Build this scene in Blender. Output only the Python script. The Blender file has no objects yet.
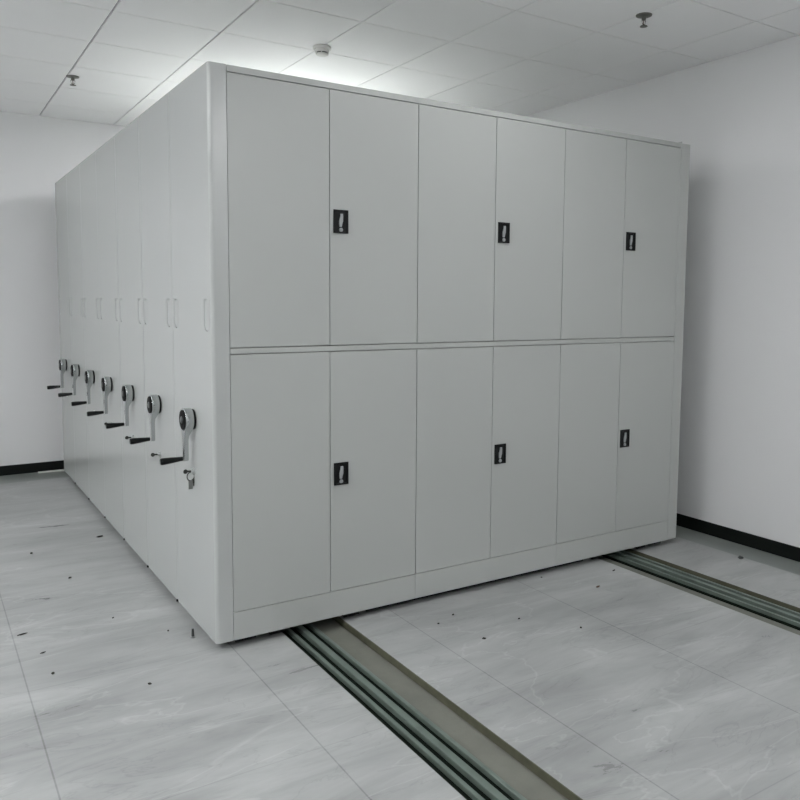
import bpy, bmesh, math, random
from mathutils import Vector, Matrix
random.seed(7)
PI = math.pi
sc = bpy.context.scene
col = sc.collection

# ------------------------------------------------------------------ dimensions (metres)
D = 0.5431            # depth of one shelving unit
NU = 7
H = 2.30
ZB = 0.035
EP = 0.0707           # end panel thickness
W = 2.7528
XR = 2.6765
XW, YB, ZC = 3.075, 4.006, 2.8425     # right wall, back wall, ceiling
XL, YF = -3.3, -4.7                   # left wall, wall behind the camera
TR = [(0.300, 0.582), (2.163, 2.450)] # floor trenches
BH = 0.078

# ------------------------------------------------------------------ materials
def mat(name, color, rough=.5, metal=0., spec=.5, coat=0., coat_r=.1, emis=None, es=0., noise=None, bump=None):
    m = bpy.data.materials.new(name); m.use_nodes = True
    nt = m.node_tree; b = nt.nodes['Principled BSDF']
    b.inputs['Base Color'].default_value = (*color, 1)
    b.inputs['Roughness'].default_value = rough
    b.inputs['Metallic'].default_value = metal
    b.inputs['Specular IOR Level'].default_value = spec
    b.inputs['Coat Weight'].default_value = coat
    b.inputs['Coat Roughness'].default_value = coat_r
    if emis:
        b.inputs['Emission Color'].default_value = (*emis, 1)
        b.inputs['Emission Strength'].default_value = es
    tc = nt.nodes.new('ShaderNodeTexCoord')
    if noise:
        sc_, amt = noise
        n = nt.nodes.new('ShaderNodeTexNoise'); n.inputs['Scale'].default_value = sc_; n.inputs['Detail'].default_value = 4
        nt.links.new(tc.outputs['Object'], n.inputs['Vector'])
        r = nt.nodes.new('ShaderNodeMapRange')
        r.inputs['To Min'].default_value = 1-amt; r.inputs['To Max'].default_value = 1+amt
        nt.links.new(n.outputs['Fac'], r.inputs['Value'])
        mx = nt.nodes.new('ShaderNodeVectorMath'); mx.operation = 'SCALE'
        mx.inputs[0].default_value = color
        nt.links.new(r.outputs['Result'], mx.inputs['Scale'])
        nt.links.new(mx.outputs['Vector'], b.inputs['Base Color'])
    if bump:
        sc_, st, dist = bump
        n2 = nt.nodes.new('ShaderNodeTexNoise'); n2.inputs['Scale'].default_value = sc_; n2.inputs['Detail'].default_value = 3
        nt.links.new(tc.outputs['Object'], n2.inputs['Vector'])
        bp = nt.nodes.new('ShaderNodeBump'); bp.inputs['Strength'].default_value = st; bp.inputs['Distance'].default_value = dist
        nt.links.new(n2.outputs['Fac'], bp.inputs['Height'])
        nt.links.new(bp.outputs['Normal'], b.inputs['Normal'])
    return m

M = {}
M['paint'] = mat('powder_coat_light_grey', (.425, .44, .425), .34, spec=.5, noise=(1.3, .012), bump=(3.0, .06, .004))
M['panel'] = mat('gloss_paint_light_grey', (.425, .44, .43), .24, spec=.6, noise=(1.3, .012), bump=(2.2, .03, .004))
M['inner'] = mat('unit_inner_steel', (.30, .31, .30), .5, noise=(4, .03))
M['wall'] = mat('white_wall_paint', (.735, .738, .74), .85, spec=.25, noise=(.8, .02), bump=(60, .12, .002))
M['ceiling'] = mat('ceiling_tile_white', (.90, .90, .90), .75, spec=.25, noise=(5, .015), bump=(120, .2, .001))
M['grid'] = mat('ceiling_grid_grey', (.30, .30, .32), .6, noise=(8, .03))
M['black_board'] = mat('black_skirting_gloss', (.006, .008, .007), .4, spec=.2, noise=(6, .1))
M['chrome'] = mat('chrome', (.50, .52, .52), .14, metal=1., noise=(20, .03))
M['cast'] = mat('satin_cast_metal', (.50, .52, .52), .34, metal=1., noise=(30, .05))
M['black'] = mat('black_plastic', (.005, .006, .006), .42, spec=.22, noise=(20, .1))
M['blackmatte'] = mat('black_rubber', (.006, .006, .006), .7, spec=.15, noise=(20, .1))
M['dkgrey'] = mat('dark_grey_plastic', (.06, .065, .065), .4, noise=(20, .1))
M['silver'] = mat('silver_lever', (.34, .355, .36), .5, metal=.3, noise=(30, .05))
M['rail'] = mat('worn_zinc_rail', (.155, .195, .17), .45, metal=.35, noise=(14, .35))
M['raildark'] = mat('rail_groove_dark', (.006, .010, .007), .9, spec=.1, noise=(14, .2))
M['concrete'] = mat('trench_screed', (.16, .165, .14), .85, noise=(9, .25), bump=(50, .5, .004))
M['trench_edge'] = mat('trench_edge_brown', (.085, .085, .055), .8, noise=(24, .35), bump=(40, .4, .003))
M['border'] = mat('dark_grey_floor_border', (.215, .235, .22), .30, noise=(3, .12))
M['plastic_white'] = mat('white_plastic', (.72, .72, .69), .45, noise=(10, .02))
M['lamp_frame'] = mat('lamp_frame_white', (.8, .8, .8), .4, noise=(10, .02))
M['diffuser'] = mat('lamp_diffuser', (.9, .9, .9), .5, emis=(.985, .985, 1.0), es=1., noise=(10, .01))
M['dirt'] = mat('dark_grit', (.025, .022, .018), .8, noise=(60, .4))
M['chip'] = mat('brown_chip', (.11, .065, .045), .8, noise=(60, .4))
M['strip'] = mat('pale_plastic_strip', (.72, .74, .70), .5, noise=(10, .02))
M['keydark'] = mat('tarnished_key_metal', (.05, .053, .048), .4, metal=.6, noise=(40, .2))
M['keytag'] = mat('grey_key_tag', (.17, .18, .175), .5, noise=(40, .2))
M['brass'] = mat('sprinkler_metal', (.20, .20, .18), .4, metal=.8, noise=(30, .1))

def floor_material():
    m = bpy.data.materials.new('marbled_grey_floor_tile'); m.use_nodes = True
    nt = m.node_tree; L = nt.links; N = nt.nodes.new; b = nt.nodes['Principled BSDF']
    tc = N('ShaderNodeTexCoord')
    def noise(rot, scl, scale, detail, rough, dist=0., off=(0, 0, 0)):
        mp = N('ShaderNodeMapping'); mp.inputs['Rotation'].default_value = (0, 0, rot); mp.inputs['Scale'].default_value = scl
        mp.inputs['Location'].default_value = off
        L.new(tc.outputs['Object'], mp.inputs['Vector'])
        n = N('ShaderNodeTexNoise'); n.inputs['Scale'].default_value = scale; n.inputs['Detail'].default_value = detail
        n.inputs['Roughness'].default_value = rough; n.inputs['Distortion'].default_value = dist
        L.new(mp.outputs['Vector'], n.inputs['Vector']); return n.outputs['Fac']
    def math_(op, a, bb=None, c=None):
        n = N('ShaderNodeMath'); n.operation = op
        for i, v in enumerate((a, bb, c)):
            if v is None: continue
            if isinstance(v, (int, float)): n.inputs[i].default_value = v
            else: L.new(v, n.inputs[i])
        return n.outputs[0]
    def rng(v, a, bb, c, d):
        n = N('ShaderNodeMapRange'); L.new(v, n.inputs['Value'])
        for k, x in zip(('From Min', 'From Max', 'To Min', 'To Max'), (a, bb, c, d)): n.inputs[k].default_value = x
        return n.outputs['Result']
    streak = noise(-.42, (1, 4.2, 1), 1.5, 9, .62, .5)
    broad = noise(-.3, (1, 1.8, 1), 1.1, 4, .5, .3, (3, 1, 0))
    v1 = noise(-.34, (1, 3.2, 1), 1.0, 5, .5, .8, (7, 2, 0))
    vein = rng(math_('ABSOLUTE', math_('SUBTRACT', v1, .5)), 0, .011, 1, 0)
    v2 = noise(-.55, (1, 3.5, 1), 1.5, 6, .55, 1., (1, 9, 0))
    dvein = rng(math_('ABSOLUTE', math_('SUBTRACT', v2, .53)), 0, .010, 1, 0)
    f = math_('ADD', rng(streak, .3, .7, -.24, .24), rng(broad, .3, .7, -.14, .14))
    f = math_('ADD', f, math_('MULTIPLY', vein, .16))
    f = math_('ADD', f, math_('MULTIPLY', dvein, -.11))
    sep = N('ShaderNodeSeparateXYZ'); L.new(tc.outputs['Object'], sep.inputs[0])
    def joint(o, off, pitch, w):
        a = math_('MODULO', math_('ADD', o, 20*pitch-off+pitch/2), pitch)
        return rng(math_('ABSOLUTE', math_('SUBTRACT', a, pitch/2)), w*.4, w, 1, 0)
    j = math_('MAXIMUM', math_('MULTIPLY', joint(sep.outputs['X'], .07, .742, .0035), .32),
                         math_('MULTIPLY', joint(sep.outputs['Y'], -.83, .88, .003), .15))
    f = math_('SUBTRACT', f, j)
    base = math_('ADD', f, 1.0)
    mx = N('ShaderNodeVectorMath'); mx.operation = 'SCALE'; mx.inputs[0].default_value = (.335, .346, .341)
    L.new(base, mx.inputs['Scale']); L.new(mx.outputs['Vector'], b.inputs['Base Color'])
    L.new(rng(streak, .3, .7, .26, .42), b.inputs['Roughness'])
    bp = N('ShaderNodeBump'); bp.inputs['Strength'].default_value = .25; bp.inputs['Distance'].default_value = .003
    L.new(math_('SUBTRACT', streak, j), bp.inputs['Height']); L.new(bp.outputs['Normal'], b.inputs['Normal'])
    return m
M['floor'] = floor_material()

# ------------------------------------------------------------------ mesh helpers
class MB:
    """collects shapes for ONE mesh object"""
    def __init__(s): s.bm = bmesh.new(); s.mats = []
    def mi(s, m):
        if m is None: return 0
        if m not in s.mats: s.mats.append(m)
        return s.mats.index(m)
    def _merge(s, b2, m=None):
        i = s.mi(m)
        for f in b2.faces: f.material_index = i
        me = bpy.data.meshes.new('tmp'); b2.to_mesh(me); b2.free(); s.bm.from_mesh(me); bpy.data.meshes.remove(me); return s
    def box(s, x0, x1, y0, y1, z0, z1, bev=0, seg=2, m=None, edges=None):
        b = bmesh.new(); bmesh.ops.create_cube(b, size=1)
        for v in b.verts:
            v.co = Vector(((x0+x1)/2+v.co.x*(x1-x0), (y0+y1)/2+v.co.y*(y1-y0), (z0+z1)/2+v.co.z*(z1-z0)))
        if bev:
            es = [e for e in b.edges if edges is None or edges(e)]
            bmesh.ops.bevel(b, geom=es, offset=bev, segments=seg, affect='EDGES', profile=.5)
        return s._merge(b, m)
    def cyl(s, p0, p1, r0, r1=None, seg=40, m=None, bev=0):
        r1 = r0 if r1 is None else r1
        p0, p1 = Vector(p0), Vector(p1); d = p1-p0
        b = bmesh.new()
        bmesh.ops.create_cone(b, cap_ends=True, segments=seg, radius1=r0, radius2=r1, depth=d.length)
        if bev:
            es = [e for e in b.edges if abs(e.verts[0].co.z-e.verts[1].co.z) < 1e-6]
            bmesh.ops.bevel(b, geom=es, offset=bev, segments=3, affect='EDGES', profile=.5)
        b.transform(Matrix.Translation((p0+p1)/2) @ d.to_track_quat('Z', 'Y').to_matrix().to_4x4())
        return s._merge(b, m)
    def lathe(s, prof, origin, axis=(0, 0, 1), seg=40, m=None):
        b = bmesh.new(); rings = []
        for r, h in prof:
            rings.append([b.verts.new((r*math.cos(2*PI*k/seg), r*math.sin(2*PI*k/seg), h)) for k in range(seg)])
        for a, c in zip(rings, rings[1:]):
            for k in range(seg): b.faces.new((a[k], a[(k+1) % seg], c[(k+1) % seg], c[k]))
        b.faces.new(list(reversed(rings[0]))); b.faces.new(rings[-1])
        b.transform(Matrix.Translation(Vector(origin)) @ Vector(axis).to_track_quat('Z', 'Y').to_matrix().to_4x4())
        bmesh.ops.recalc_face_normals(b, faces=b.faces)
        return s._merge(b, m)
    def prism(s, pts, x0, x1, fn=None, bev=0, m=None):
        """polygon in (u,v) extruded from x0 to x1; fn maps (x,u,v) to a point"""
        fn = fn or (lambda x, u, v: (x, u, v))
        b = bmesh.new()
        A = [b.verts.new((x0, u, v)) for u, v in pts]; B = [b.verts.new((x1, u, v)) for u, v in pts]
        n = len(pts)
        b.faces.new(A); b.faces.new(list(reversed(B)))
        for k in range(n): b.faces.new((A[k], B[k], B[(k+1) % n], A[(k+1) % n]))
        if bev:
            es = [e for e in b.edges if abs(e.verts[0].co.x-e.verts[1].co.x) < 1e-7]
            bmesh.ops.bevel(b, geom=es, offset=bev, segments=2, affect='EDGES', profile=.5)
        for v in b.verts: v.co = Vector(fn(*v.co))
        bmesh.ops.recalc_face_normals(b, faces=b.faces)
        return s._merge(b, m)
    def tube(s, pts, r, seg=10, closed=False, m=None):
        b = bmesh.new(); P = [Vector(p) for p in pts]; n = len(P); rings = []
        for i, p in enumerate(P):
            a = P[(i-1) % n] if (closed or i) else p; c = P[(i+1) % n] if (closed or i < n-1) else p
            q = (c-a).to_track_quat('Z', 'Y')
            rings.append([b.verts.new(p+q @ Vector((r*math.cos(2*PI*k/seg), r*math.sin(2*PI*k/seg), 0))) for k in range(seg)])
        pr = list(zip(rings, rings[1:])) + ([(rings[-1], rings[0])] if closed else [])
        for a, c in pr:
            for k in range(seg): b.faces.new((a[k], a[(k+1) % seg], c[(k+1) % seg], c[k]))
        if not closed: b.faces.new(list(reversed(rings[0]))); b.faces.new(rings[-1])
        bmesh.ops.recalc_face_normals(b, faces=b.faces)
        return s._merge(b, m)
    def build(s, name, material, parent=None, loc=None, smooth=None):
        me = bpy.data.meshes.new(name); s.bm.to_mesh(me); s.bm.free()
        ms = s.mats if s.mats else [material]
        for m in ms: me.materials.append(m)
        if smooth:
            for f in me.polygons: f.use_smooth = True
            me.set_sharp_from_angle(angle=math.radians(smooth))
        o = bpy.data.objects.new(name, me); col.objects.link(o)
        if parent: o.parent = parent
        if loc: o.location = loc
        return o

def empty(name, loc=(0, 0, 0)):
    o = bpy.data.objects.new(name, None); o.location = loc; o.empty_display_size = .1; col.objects.link(o); return o
def tag(o, label=None, cat=None, group=None, kind=None):
    if label: o['label'] = label
    if cat: o['category'] = cat
    if group: o['group'] = group
    if kind: o['kind'] = kind
    return o
def copy_tree(o, parent=None):
    c = o.copy(); col.objects.link(c); c.parent = parent
    for ch in [x for x in list(bpy.data.objects) if x.parent == o]: copy_tree(ch, c)
    return c

# ------------------------------------------------------------------ the room
def structure(mb, name, m, label=None):
    o = mb.build(name, m); o['kind'] = 'structure'
    if label: o['label'] = label; o['category'] = 'setting'
    return o
TD = 0.030   # trench depth
fl = MB()
bx0, by1 = 2.868, 3.690      # inner edges of the darker border
xs = [XL, TR[0][0], TR[0][1], TR[1][0], TR[1][1], bx0]
for a, c in ((xs[0], xs[1]), (xs[2], xs[3]), (xs[4], bx0)):
    fl.box(a, c, YF, by1, -.06, 0, m=M['floor'])
fl.box(bx0, XW, YF, YB, -.06, 0, m=M['border'])
fl.box(XL, bx0, by1, YB, -.06, 0, m=M['border'])
for a, c in TR:
    fl.box(a, c, YF, by1, -.06, -TD, m=M['concrete'])
    fl.box(a-.0005, a+.002, YF, by1, -TD, -.0008, m=M['trench_edge'])
    fl.box(c-.004, c+.0005, YF, by1, -TD, -.0008, m=M['trench_edge'])
structure(fl, 'floor', None)

structure(MB().box(XW, XW+.1, YF-.1, YB+.1, -.06, ZC+.1), 'wall_right', M['wall'])
structure(MB().box(XL-.1, XW, YB, YB+.1, -.06, ZC+.1), 'wall_back', M['wall'])
structure(MB().box(XL-.1, XL, YF-.1, YB, -.06, ZC+.1), 'wall_left', M['wall'])
structure(MB().box(XL, XW, YF-.1, YF, -.06, ZC+.1), 'wall_front', M['wall'])
structure(MB().box(XW-.010, XW, YF, YB, 0, BH, .002), 'baseboard_right', M['black_board'])
structure(MB().box(XL, XW-.010, YB-.010, YB, 0, BH, .002), 'baseboard_back', M['black_board'])
structure(MB().box(XL, XL+.010, YF, YB-.010, 0, BH, .002), 'baseboard_left', M['black_board'])
structure(MB().box(XL+.010, XW-.010, YF, YF+.010, 0, BH, .002), 'baseboard_front', M['black_board'])

# suspended ceiling: square tiles hung in a sunk metal grid
PX, PY = .5545, .5660
gx = [-.0675+PX*k for k in range(-6, 7)]; gy = [.150+PY*k for k in range(-9, 8)]
gx = [XL]+[x for x in gx if XL+.05 < x < XW-.05]+[XW]; gy = [YF]+[y for y in gy if YF+.05 < y < YB-.05]+[YB]
def cell(x, y):
    i = max(k for k in range(len(gx)) if gx[k] <= x); j = max(k for k in range(len(gy)) if gy[k] <= y); return i, j
lamps = [(-.34, -.7), (1.31, 2.1), (-2.56, -.7), (-2.56, 1.6), (-.34, -3.5), (-2.56, -3.5), (1.31, -3.5), (1.31, -.7)]
lamp_cells = [cell(*p) for p in lamps]
lamp_all = lamp_cells+[(i, (j+1 if j < 14 and lamps[k][1] > 0 else j-1)) for k, (i, j) in enumerate(lamp_cells)]
ce = MB()
ce.box(XL, XW, YF, YB, ZC+.012, ZC+.06, m=M['grid'])
for i in range(len(gx)-1):
    for j in range(len(gy)-1):
        if (i, j) in lamp_all: continue
        wl = .0050 if gx[i] < .6 else .0028
        wr = .0050 if gx[i+1] < .6 else .0028
        if i == 0: wl = 0
        if i == len(gx)-2: wr = .001
        ce.box(gx[i]+wl, gx[i+1]-wr, gy[j]+.0032, gy[j+1]-.0032, ZC, ZC+.0125, m=M['ceiling'])
structure(ce, 'ceiling', None)

# ceiling lamps set in the grid (they light the room; all stand outside the frame or above the cabinets; those behind the camera are added fill)
LBL = ['long flush LED ceiling light by the front left corner of the doored unit',
       'long flush LED ceiling light above the row of shelving units',
       'long flush LED ceiling light over the left aisle beside the cabinet front',
       'long flush LED ceiling light over the left aisle beside the crank handles',
       'long flush LED ceiling light, unseen, added behind the camera in the middle',  # this and the next two: unseen lamps added to balance the brightness
       'long flush LED ceiling light, unseen, added behind the camera on the left',
       'long flush LED ceiling light, unseen, added behind the camera on the right',  # added to brighten the right wall, right-hand doors and front floor
       'long flush LED ceiling light in front of the middle doors']
POW = [1, 19, 45, 23, 1, 1.5, 22, 6.5]
for (i, j), lb, pw in zip(lamp_cells, LBL, POW):
    ja, jb = (j, j+1) if gy[j] > 0 else (j-1, j)
    x0, x1, y0, y1 = gx[i]+.002, gx[i+1]-.002, gy[ja]+.002, gy[jb+1]-.002
    t = empty('ceiling_light', ((x0+x1)/2, (y0+y1)/2, ZC)); tag(t, lb, 'ceiling light', 'flush ceiling lights')
    hx, hy = (x1-x0)/2, (y1-y0)/2
    f = MB()
    for a in ((-hx, hx, -hy, -hy+.018), (-hx, hx, hy-.018, hy), (-hx, -hx+.018, -hy+.018, hy-.018), (hx-.018, hx, -hy+.018, hy-.018)):
        f.box(*a, -.004, .011, .001)
    f.build('frame', M['lamp_frame'], t)
    dm = M['diffuser'].copy(); dm.node_tree.nodes['Principled BSDF'].inputs['Emission Strength'].default_value = pw
    MB().box(-hx+.018, hx-.018, -hy+.018, hy-.018, .000, .008).build('diffuser', dm, t)

# ------------------------------------------------------------------ shelving units
def d_outline(cy, z0, z1, w, n=10):
    """flat top, rounded foot"""
    r = w/2; pts = [(cy-r, z1), (cy-r, z0+r*1.0)]
    for k in range(1, n): a = PI+PI*k/n; pts.append((cy+r*math.cos(a), z0+r+r*math.sin(a)))
    pts += [(cy+r, z0+r), (cy+r, z1)]
    return pts
def end_panel_mesh(rad):
    b = MB().box(0, EP, .0016, D-.0016, ZB, H, .0006, 2, edges=lambda e: abs(e.verts[0].co.z-e.verts[1].co.z) > .5 and e.verts[0].co.x < .001 and (rad < .01 or e.verts[0].co.y > .1))
    if rad > .01:
        es = [e for e in b.bm.edges if abs(e.verts[0].co.z-e.verts[1].co.z) > .5 and e.verts[0].co.x < .0001 and e.verts[0].co.y < .1]
        bmesh.ops.bevel(b.bm, geom=es, offset=rad, segments=8, affect='EDGES', profile=.5)
    o = b.build('end_panel', M['panel'])
    cutters = []
    for cy in (.058, .486):
        c = MB().prism(d_outline(cy, 1.284, 1.409, .070), -.02, .012).build('cutter', M['panel'])
        md = o.modifiers.new('b', 'BOOLEAN'); md.operation = 'DIFFERENCE'; md.object = c; md.solver = 'EXACT'; cutters.append(c)
    dg = bpy.context.evaluated_depsgraph_get(); dg.update()
    me = bpy.data.meshes.new_from_object(o.evaluated_get(dg))
    o.modifiers.clear(); o.data = me
    for c in cutters: bpy.data.objects.remove(c)
    return o
def add_pulls(u):
    for cy in (.058, .486):
        p = MB().prism(d_outline(cy, 1.284+.003, 1.409-.003, .061), .0115, .0007).build('recessed_pull', M['panel'], u)

CY, CZ = .258, .912
def add_crank(u, CZ=.912):
    c = MB().cyl((-.001, CY, CZ), (-.010, CY, CZ), .043, bev=.002).build('crank', M['black'], u, smooth=35)
    # chrome drum with arm below
    arm = MB()
    arm.cyl((-.010, CY, CZ), (-.044, CY, CZ), .047, bev=.0025, seg=56)
    hp = [(.040, -.022), (.033, -.034), (.026, -.043), (.019, -.055), (.0145, -.068), (.0115, -.085), (.0105, -.100),
          (.0100, -.130), (.0100, -.160), (.0085, -.168), (.0050, -.173), (0, -.1745)]
    pts = [(-a, z) for a, z in hp]+[(a, z) for a, z in hp[-2::-1]]
    def lean(x, a, z):                       # outer face upright, inner face tapering away from the door panel
        f = min(1, max(0, (-z-.040)/.035)); f = f*f*(3-2*f)
        return (x-.013*f*(1 if x > -.03 else 0), CY+a, CZ+z)
    arm.prism(pts, -.0435, -.0125, lean)
    arm.build('crank_arm', M['chrome'], c, smooth=35)
    MB().cyl((-.044, CY, CZ), (-.049, CY, CZ), .0405, bev=.0015).build('crank_cap', M['blackmatte'], c, smooth=35)
    MB().lathe([(.015, 0), (.0145, .002), (.010, .004)], (-.049, CY, CZ), (-1, 0, 0)).build('crank_hub', M['dkgrey'], c, smooth=35)
    gz = CZ-.163
    MB().lathe([(.0085, .0), (.0092, .010), (.0105, .026), (.0128, .050), (.0142, .074), (.0142, .086), (.011, .091)],
               (-.0485, CY, gz), (-1, 0, -.05), 24).build('crank_grip', M['black'], c, smooth=40)
    MB().lathe([(.0085, .0), (.0085, .004), (.005, .0055)], (-.048, CY, gz), (-1, 0, 0), 20).build('pivot_bolt', M['chrome'], c, smooth=40)
    return c
def add_key_lock(u, y, z, bunch=True):
    l = MB().lathe([(.0125, -.001), (.0125, .003), (.0105, .006), (.0095, .012), (.008, .0135)], (0, y, z), (-1, 0, 0), 28).build('key_lock', M['cast'], u, smooth=35)
    k = MB().box(-.030, -.012, y-.0012, y+.0012, z-.0035, z+.0035, .0005)
    k.lathe([(.0085, -.0013), (.0095, 0), (.0085, .0013)], (-.036, y, z), (0, 1, 0), 20)
    k.build('key', M['keydark'], l, smooth=35)
    if not bunch: return l
    cx_, cz_, ry = -.0155, z-.0215, y-.003
    pts = [(cx_+.0165*math.cos(a), ry+.004*math.cos(a), cz_+.0185*math.sin(a)) for a in [2*PI*i/28 for i in range(28)]]
    MB().tube(pts, .0025, 8, True).build('key_ring', M['keydark'], l, smooth=60)
    f = MB().box(cx_-.011, cx_+.007, ry-.004, ry-.001, cz_-.054, cz_-.0175, .0012, 2)
    f.build('key_tag', M['keytag'], l)
    q = MB().lathe([(.009, -.001), (.010, 0), (.009, .001)], (cx_+.0125, ry+.003, cz_-.021), (.2, 1, 0), 20)
    q.box(cx_+.010, cx_+.015, ry+.002, ry+.004, cz_-.044, cz_-.026, .0004)
    q.build('spare_key', M['keydark'], l, smooth=35)
    return l

def add_running_gear(u):
    ch = MB()
    for a, c in ((.09, .18), (.70, 2.04), (2.56, 2.66)): ch.box(a, c, .035, D-.035, .012, ZB+.004)
    for a, c in ((.24, .30), (.585, .66), (2.10, 2.16), (2.455, 2.52)): ch.box(a, c, .03, D-.03, .010, ZB+.004)
    ch.build('base_frame', M['blackmatte'], u)
    for x in RAILX:
        for y in (.13, D-.13):
            MB().cyl((x-.010, y, .019), (x+.010, y, .019), .022, seg=28, bev=.001).build('wheel', M['cast'], u, smooth=35)
RAILX = (.394, 2.350)

ep = end_panel_mesh(.006)
ep_front = end_panel_mesh(.016)
lbl = ['front grey shelving unit with twelve locked doors facing the open floor',
       'second grey shelving unit, its crank side directly behind the doored front unit',
       'third grey shelving unit counting back from the doored front unit',
       'middle one of the seven grey shelving units, fourth from the front',
       'third-rearmost grey shelving unit, fifth back from the doored front',
       'second-rearmost grey shelving unit, just before the last one',
       'rearmost grey shelving unit, next to the back wall with black skirting']
G = 'hand-cranked mobile shelving units in one row'
# plain unit (second to seventh)
u = empty('mobile_shelving_unit', (0, D, 0)); tag(u, lbl[1], 'shelving unit', G)
ep.parent = u
MB().box(EP+.0005, XR-.0005, .004, D-.004, ZB, H, .002).build('shelf_body', M['paint'], u)
MB().box(XR, W, .0015, D-.0015, ZB, H, .003).build('far_end_panel', M['paint'], u)
add_pulls(u); add_crank(u); add_key_lock(u, .258, .672, False); add_running_gear(u)
# small rubber buffers at the foot of the panel joint
MB().box(-.006, .020, .0016, .011, ZB-.004, ZB+.006, .001).build('rubber_buffer', M['blackmatte'], u)
proto = u
units = [None, proto]
for k in range(2, NU):
    c = copy_tree(proto); c.location = (0, D*k+(.0016 if k == 3 else .0010 if k == 2 else 0), 0); c['label'] = lbl[k]; units.append(c)
    for ch in c.children:
        if ch.name.startswith('crank'): ch.location.z -= .003*min(3, k-1)

# front unit with doors
u = empty('mobile_shelving_unit', (0, 0, 0)); tag(u, lbl[0], 'shelving unit', G); units[0] = u
ep_front.parent = u; ep_front.name = 'end_panel'
MB().box(EP+.0005, XR-.0005, .021, D-.004, ZB, H-.001, .001).build('shelf_body', M['inner'], u)
MB().box(EP+.002, XR-.002, .010, D-.004, H-.001, H+.0012).build('top_cover', M['paint'], u)
f = MB().box(XR, W, .0015, D-.0015, ZB, H, .004, 3)
f.build('far_end_panel', M['paint'], u)
MB().box(XR+.004, XR+.009, .003, .03, H, H+.009, .001).build('panel_tab', M['paint'], u)
x0, a = .0707, .8686
MB().box(x0+.0022, XR-.0022, .0015, .03, 2.2745, H, .002).build('top_rail', M['paint'], u)
MB().box(x0+.0022, XR-.0022, .0025, .03, 1.1965, 1.2185, .0015).build('middle_rail', M['paint'], u)
for k in range(3):
    g0 = .0022 if k == 0 else .0004; g1 = .0022 if k == 2 else .0004
    MB().box(x0+a*k+g0, (x0+a*(k+1) if k < 2 else XR)-g1, .0015, .03, ZB, .1495, .0008).build('plinth', M['paint'], u)
def lever_pts(cx, cz):
    # paddle lever: a slightly kinked bar, wider in the middle
    P = [(-.0040, .024), (.0095, .024), (.0105, .012), (.0085, .003), (.0105, -.006), (.0045, -.016), (.0030, -.030), (-.0095, -.030),
         (-.0105, -.018), (-.0110, -.006), (-.0065, .003), (-.0045, .012)]
    return [(cx+x*.85, cz+z) for x, z in P]
def add_door(x_a, x_b, z0, z1, lock=None):
    d = MB().box(x_a+.0014, x_b-.0014, .0015, .0205, z0, z1, .0014, 2).build('door', M['paint'], u)
    if lock:
        cx, cz = lock; hw, hh = .034, .0485
        pl = MB(); fn = lambda y, x, z: (x, y, z)
        pl.prism([(cx-hw, cz-hh), (cx+hw, cz-hh), (cx+hw, cz+hh), (cx-hw, cz+hh)], .0015, -.0012, fn, .002)
        for q in ((cx-hw, cx+hw, cz+hh-.007, cz+hh), (cx-hw, cx+hw, cz-hh, cz-hh+.007), (cx-hw, cx-hw+.008, cz-hh, cz+hh), (cx+hw-.008, cx+hw, cz-hh, cz+hh)):
            pl.box(q[0], q[1], -.005, .001, q[2], q[3], .0012)
        pl.build('lock_plate', M['black'], d)
        MB().prism(lever_pts(cx, cz+.008), -.0012, -.0062, fn, .001).build('lever_handle', M['silver'], d)
        MB().lathe([(.0085, 0), (.0085, .003), (.006, .0045)], (cx, -.0012, cz-.034), (0, -1, 0), 24).build('keyhole', M['silver'], d, smooth=35)
for z0, z1, zl in ((1.2220, 2.2715, 1.7385), (.1520, 1.1930, .6675)):
    for k in range(3):
        xa = x0+a*k; xm = xa+a/2; xb = xa+a
        if k == 2: xb = XR
        add_door(xa+(.0008 if k == 0 else 0), xm, z0, z1); add_door(xm, xb-(.0008 if k == 2 else 0), z0, z1, (xm+.0505, zl))
add_pulls(u); add_crank(u); add_key_lock(u, .262, .692); add_running_gear(u)

# ------------------------------------------------------------------ floor rails in the trenches
def floor_rail(xr, sgn, label):
    t = empty('floor_rail', (xr, 0, -TD)); tag(t, label, 'rail', 'steel rails sunk in the floor')
    y0, y1 = YF+.05, 3.66
    MB().box(-.075, .075, y0, y1, 0, .007, .001).build('base_plate', M['raildark'], t)
    MB().box(-.013, .013, y0, y1, .007, TD-.003, .002).build('running_bar', M['rail'], t)
    for s in (-1, 1):
        MB().box(s*.051-.008, s*.051+.008, y0, y1, .007, TD-.005, .002).build('side_bar', M['rail'], t)
    return t
floor_rail(RAILX[0], 1, 'greenish steel rail in the left floor trench, in front of the first bay')
floor_rail(RAILX[1], 1, 'greenish steel rail in the right floor trench, running along the right wall')

# ------------------------------------------------------------------ ceiling fittings
t = empty('smoke_detector', (1.045, 1.20, ZC)); tag(t, 'round white smoke detector on the ceiling above the cabinet doors', 'smoke detector')
MB().lathe([(.050, 0), (.052, -.003), (.052, -.014), (.047, -.017)], (0, 0, 0), seg=48).build('base', M['plastic_white'], t, smooth=35)
MB().lathe([(.041, -.017), (.041, -.032), (.038, -.033)], (0, 0, 0), seg=48).build('sensor_body', M['plastic_white'], t, smooth=35)
MB().lathe([(.033, -.033), (.033, -.039)], (0, 0, 0), seg=48).build('sensor_slot', M['dkgrey'], t, smooth=35)
for k in range(6):
    an = k*PI/3
    MB().cyl((.034*math.cos(an), .034*math.sin(an), -.033), (.034*math.cos(an), .034*math.sin(an), -.040), .0025, seg=10).build('rib', M['plastic_white'], t)
MB().lathe([(.037, -.039), (.036, -.043), (.028, -.048), (.012, -.050)], (0, 0, 0), seg=48).build('cap', M['plastic_white'], t, smooth=50)

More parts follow.
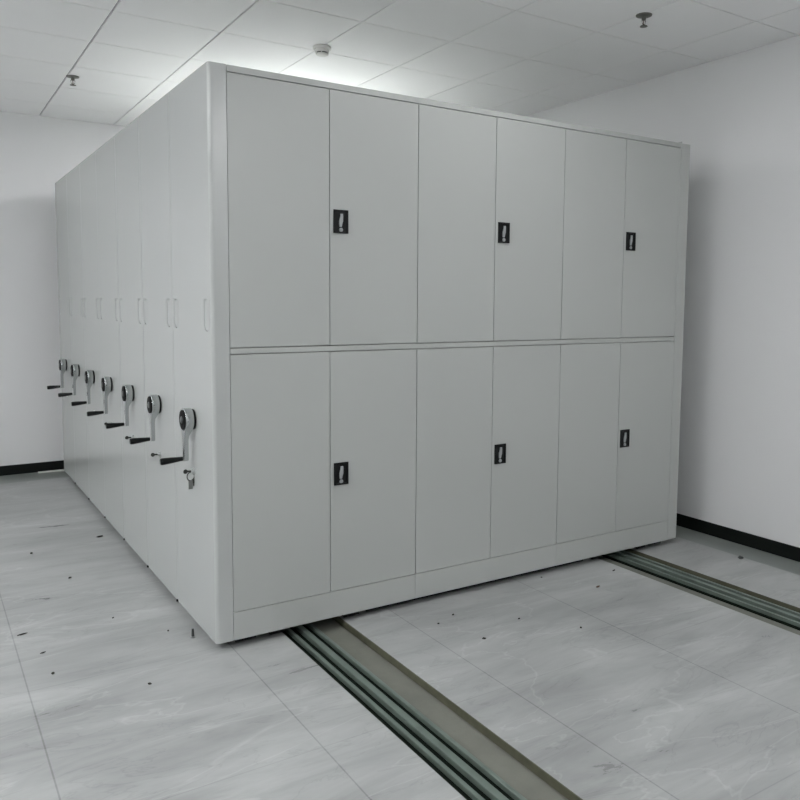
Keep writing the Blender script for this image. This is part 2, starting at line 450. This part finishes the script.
def sprinkler(loc, label):
    t = empty('fire_sprinkler', loc); tag(t, label, 'sprinkler', 'ceiling fire sprinklers')
    MB().lathe([(.040, 0), (.039, -.004), (.020, -.008), (.014, -.009)], (0, 0, 0)).build('escutcheon', M['brass'], t, smooth=35)
    MB().lathe([(.011, -.008), (.011, -.022), (.006, -.026)], (0, 0, 0), seg=24).build('body', M['brass'], t, smooth=35)
    fr = MB(); 
    for s in (-1, 1): fr.tube([(s*.009, 0, -.020), (s*.013, 0, -.030), (s*.010, 0, -.042), (0, 0, -.050)], .0018, 8)
    fr.build('frame_arms', M['brass'], t, smooth=60)
    MB().cyl((0, 0, -.024), (0, 0, -.049), .0022, seg=12).build('glass_bulb', M['chip'], t, smooth=60)
    MB().lathe([(.006, -.050), (.018, -.053), (.019, -.056), (.006, -.057)], (0, 0, 0), seg=24).build('deflector', M['brass'], t, smooth=35)
    return t
sprinkler((-.035, 2.66, ZC), 'small metal fire sprinkler on the ceiling near the back wall')
sprinkler((2.165, -.16, ZC), 'small metal fire sprinkler on the ceiling toward the right wall')

# ------------------------------------------------------------------ small things on the floor
s = MB().box(-.17, .03, 3.950, 3.990, 0, .006, .001).build('plastic_strip', M['strip'])
tag(s, 'thin white strip lying on the floor against the black skirting of the back wall', 'strip')
# screw standing on the floor by the front left foot of the cabinet
t = empty('screw', (-.036, .200, 0)); tag(t, 'small grey screw standing on the floor beside the cabinet foot', 'screw')
MB().lathe([(.010, 0), (.010, .003), (.006, .005)], (0, 0, 0), seg=16).build('head', M['cast'], t)
MB().cyl((0, 0, .004), (0, 0, .036), .0062, .0045, seg=12).build('shank', M['dkgrey'], t)

def crumb(x, y, sx, sy, sz, label, m=None, name='grit_crumb', cat='crumb', rot=None, group='dark crumbs scattered on the floor'):
    b = bmesh.new(); bmesh.ops.create_icosphere(b, subdivisions=2, radius=1)
    rg = random.Random(hash((round(x*1000), round(y*1000))) % 9999)
    for v in b.verts: v.co *= 1+rg.uniform(-.28, .28)
    for v in b.verts: v.co = Vector((v.co.x*sx*.85, v.co.y*sy*.85, v.co.z*sz*.85))
    zmin = min(v.co.z for v in b.verts)
    for v in b.verts: v.co.z = max(v.co.z, zmin*.6)
    zmin = min(v.co.z for v in b.verts)
    b.transform(Matrix.Rotation(rg.uniform(0, 3) if rot is None else rot, 4, 'Z') @ Matrix.Translation((0, 0, -zmin)))
    mb = MB(); mb._merge(b)
    o = mb.build(name, m or M['dirt'], loc=(x, y, .0002)); tag(o, label, cat, group)
crumb(-.635, .60, .022, .006, .003, 'flat dark sliver on the floor at the far left, nearest the left picture edge', rot=.2)
crumb(-.585, .365, .012, .005, .003, 'dark fleck between the flat sliver and the round crumb at the lower left', rot=.3)
crumb(-.578, .151, .007, .007, .005, 'round dark crumb on the floor at the lower left')
crumb(-.088, 1.88, .022, .010, .006, 'dark ragged clump on the floor beside the fourth shelving unit')
crumb(-.47, 1.75, .010, .008, .005, 'dark crumb on the floor left of the ragged clump, toward the left edge')
crumb(-.353, 1.226, .012, .008, .004, 'dark crumb in the middle of the left floor')
crumb(-.276, .584, .007, .004, .003, 'tiny dark crumb on the floor level with the front shelving unit')
crumb(-.107, .317, .005, .004, .003, 'tiny crumb on the floor close to the standing screw')
crumb(-.29, -.12, .009, .006, .004, 'dark crumb on the floor in front of the cabinet corner, to its left')
crumb(1.027, -.18, .008, .005, .004, 'dark crumb under the second bay, nearer the cabinet', rot=.5)
crumb(.915, -.228, .007, .005, .004, 'dark crumb beside the tile joint in front of the second bay')
crumb(.992, -.457, .009, .006, .005, 'dark crumb in front of the second bay, farthest out from the cabinet')
crumb(1.252, -.372, .006, .005, .004, 'dark crumb alone on the floor in front of the middle locks')
crumb(1.419, -.589, .007, .005, .004, 'dark crumb out on the floor before the third bay')
crumb(1.692, -.02, .006, .004, .003, 'tiny crumb just below the plinth near the right trench')
crumb(2.090, -.14, .014, .005, .003, 'thin dark splinter lying at the edge of the right trench', rot=.3)
crumb(1.843, -.27, .014, .008, .004, 'brown chip on the floor in front of the right-hand doors', M['chip'], 'brown_chip', 'chip', .2, None)
crumb(2.841, -.370, .022, .016, .010, 'dark metal lump on the floor between the right trench and the wall', M['dkgrey'], 'metal_lump', 'debris', .3, None)

# ------------------------------------------------------------------ camera
cam = bpy.data.cameras.new('camera'); co = bpy.data.objects.new('camera', cam); col.objects.link(co)
f_, cx_, cy_ = 788.80, 423.24, 370.37
yaw, pit, rol = -.572785, -.0874156, .0079969
fw = Vector((-math.sin(yaw)*math.cos(pit), math.cos(yaw)*math.cos(pit), math.sin(pit)))
rt = Vector((math.cos(yaw), math.sin(yaw), 0)); up = rt.cross(fw)
rt, up = rt*math.cos(rol)+up*math.sin(rol), up*math.cos(rol)-rt*math.sin(rol)
R = Matrix((rt, up, -fw)).transposed().to_4x4()
co.matrix_world = Matrix.Translation((-.96293, -3.00092, 1.40914)) @ R
cam.sensor_width = 36; cam.lens = 36*f_/800
cam.shift_x = -(cx_-400)/800; cam.shift_y = (cy_-400)/800
cam.clip_start = .05
sc.camera = co

w = bpy.data.worlds.new('world'); sc.world = w; w.use_nodes = True
w.node_tree.nodes['Background'].inputs['Color'].default_value = (.5, .52, .55, 1)
w.node_tree.nodes['Background'].inputs['Strength'].default_value = .05
vs = sc.view_settings
vs.view_transform = 'Standard'; vs.look = 'None'; vs.exposure = .05; vs.gamma = 1; vs.use_curve_mapping = False
sc.cycles.max_bounces = 12; sc.cycles.diffuse_bounces = 8
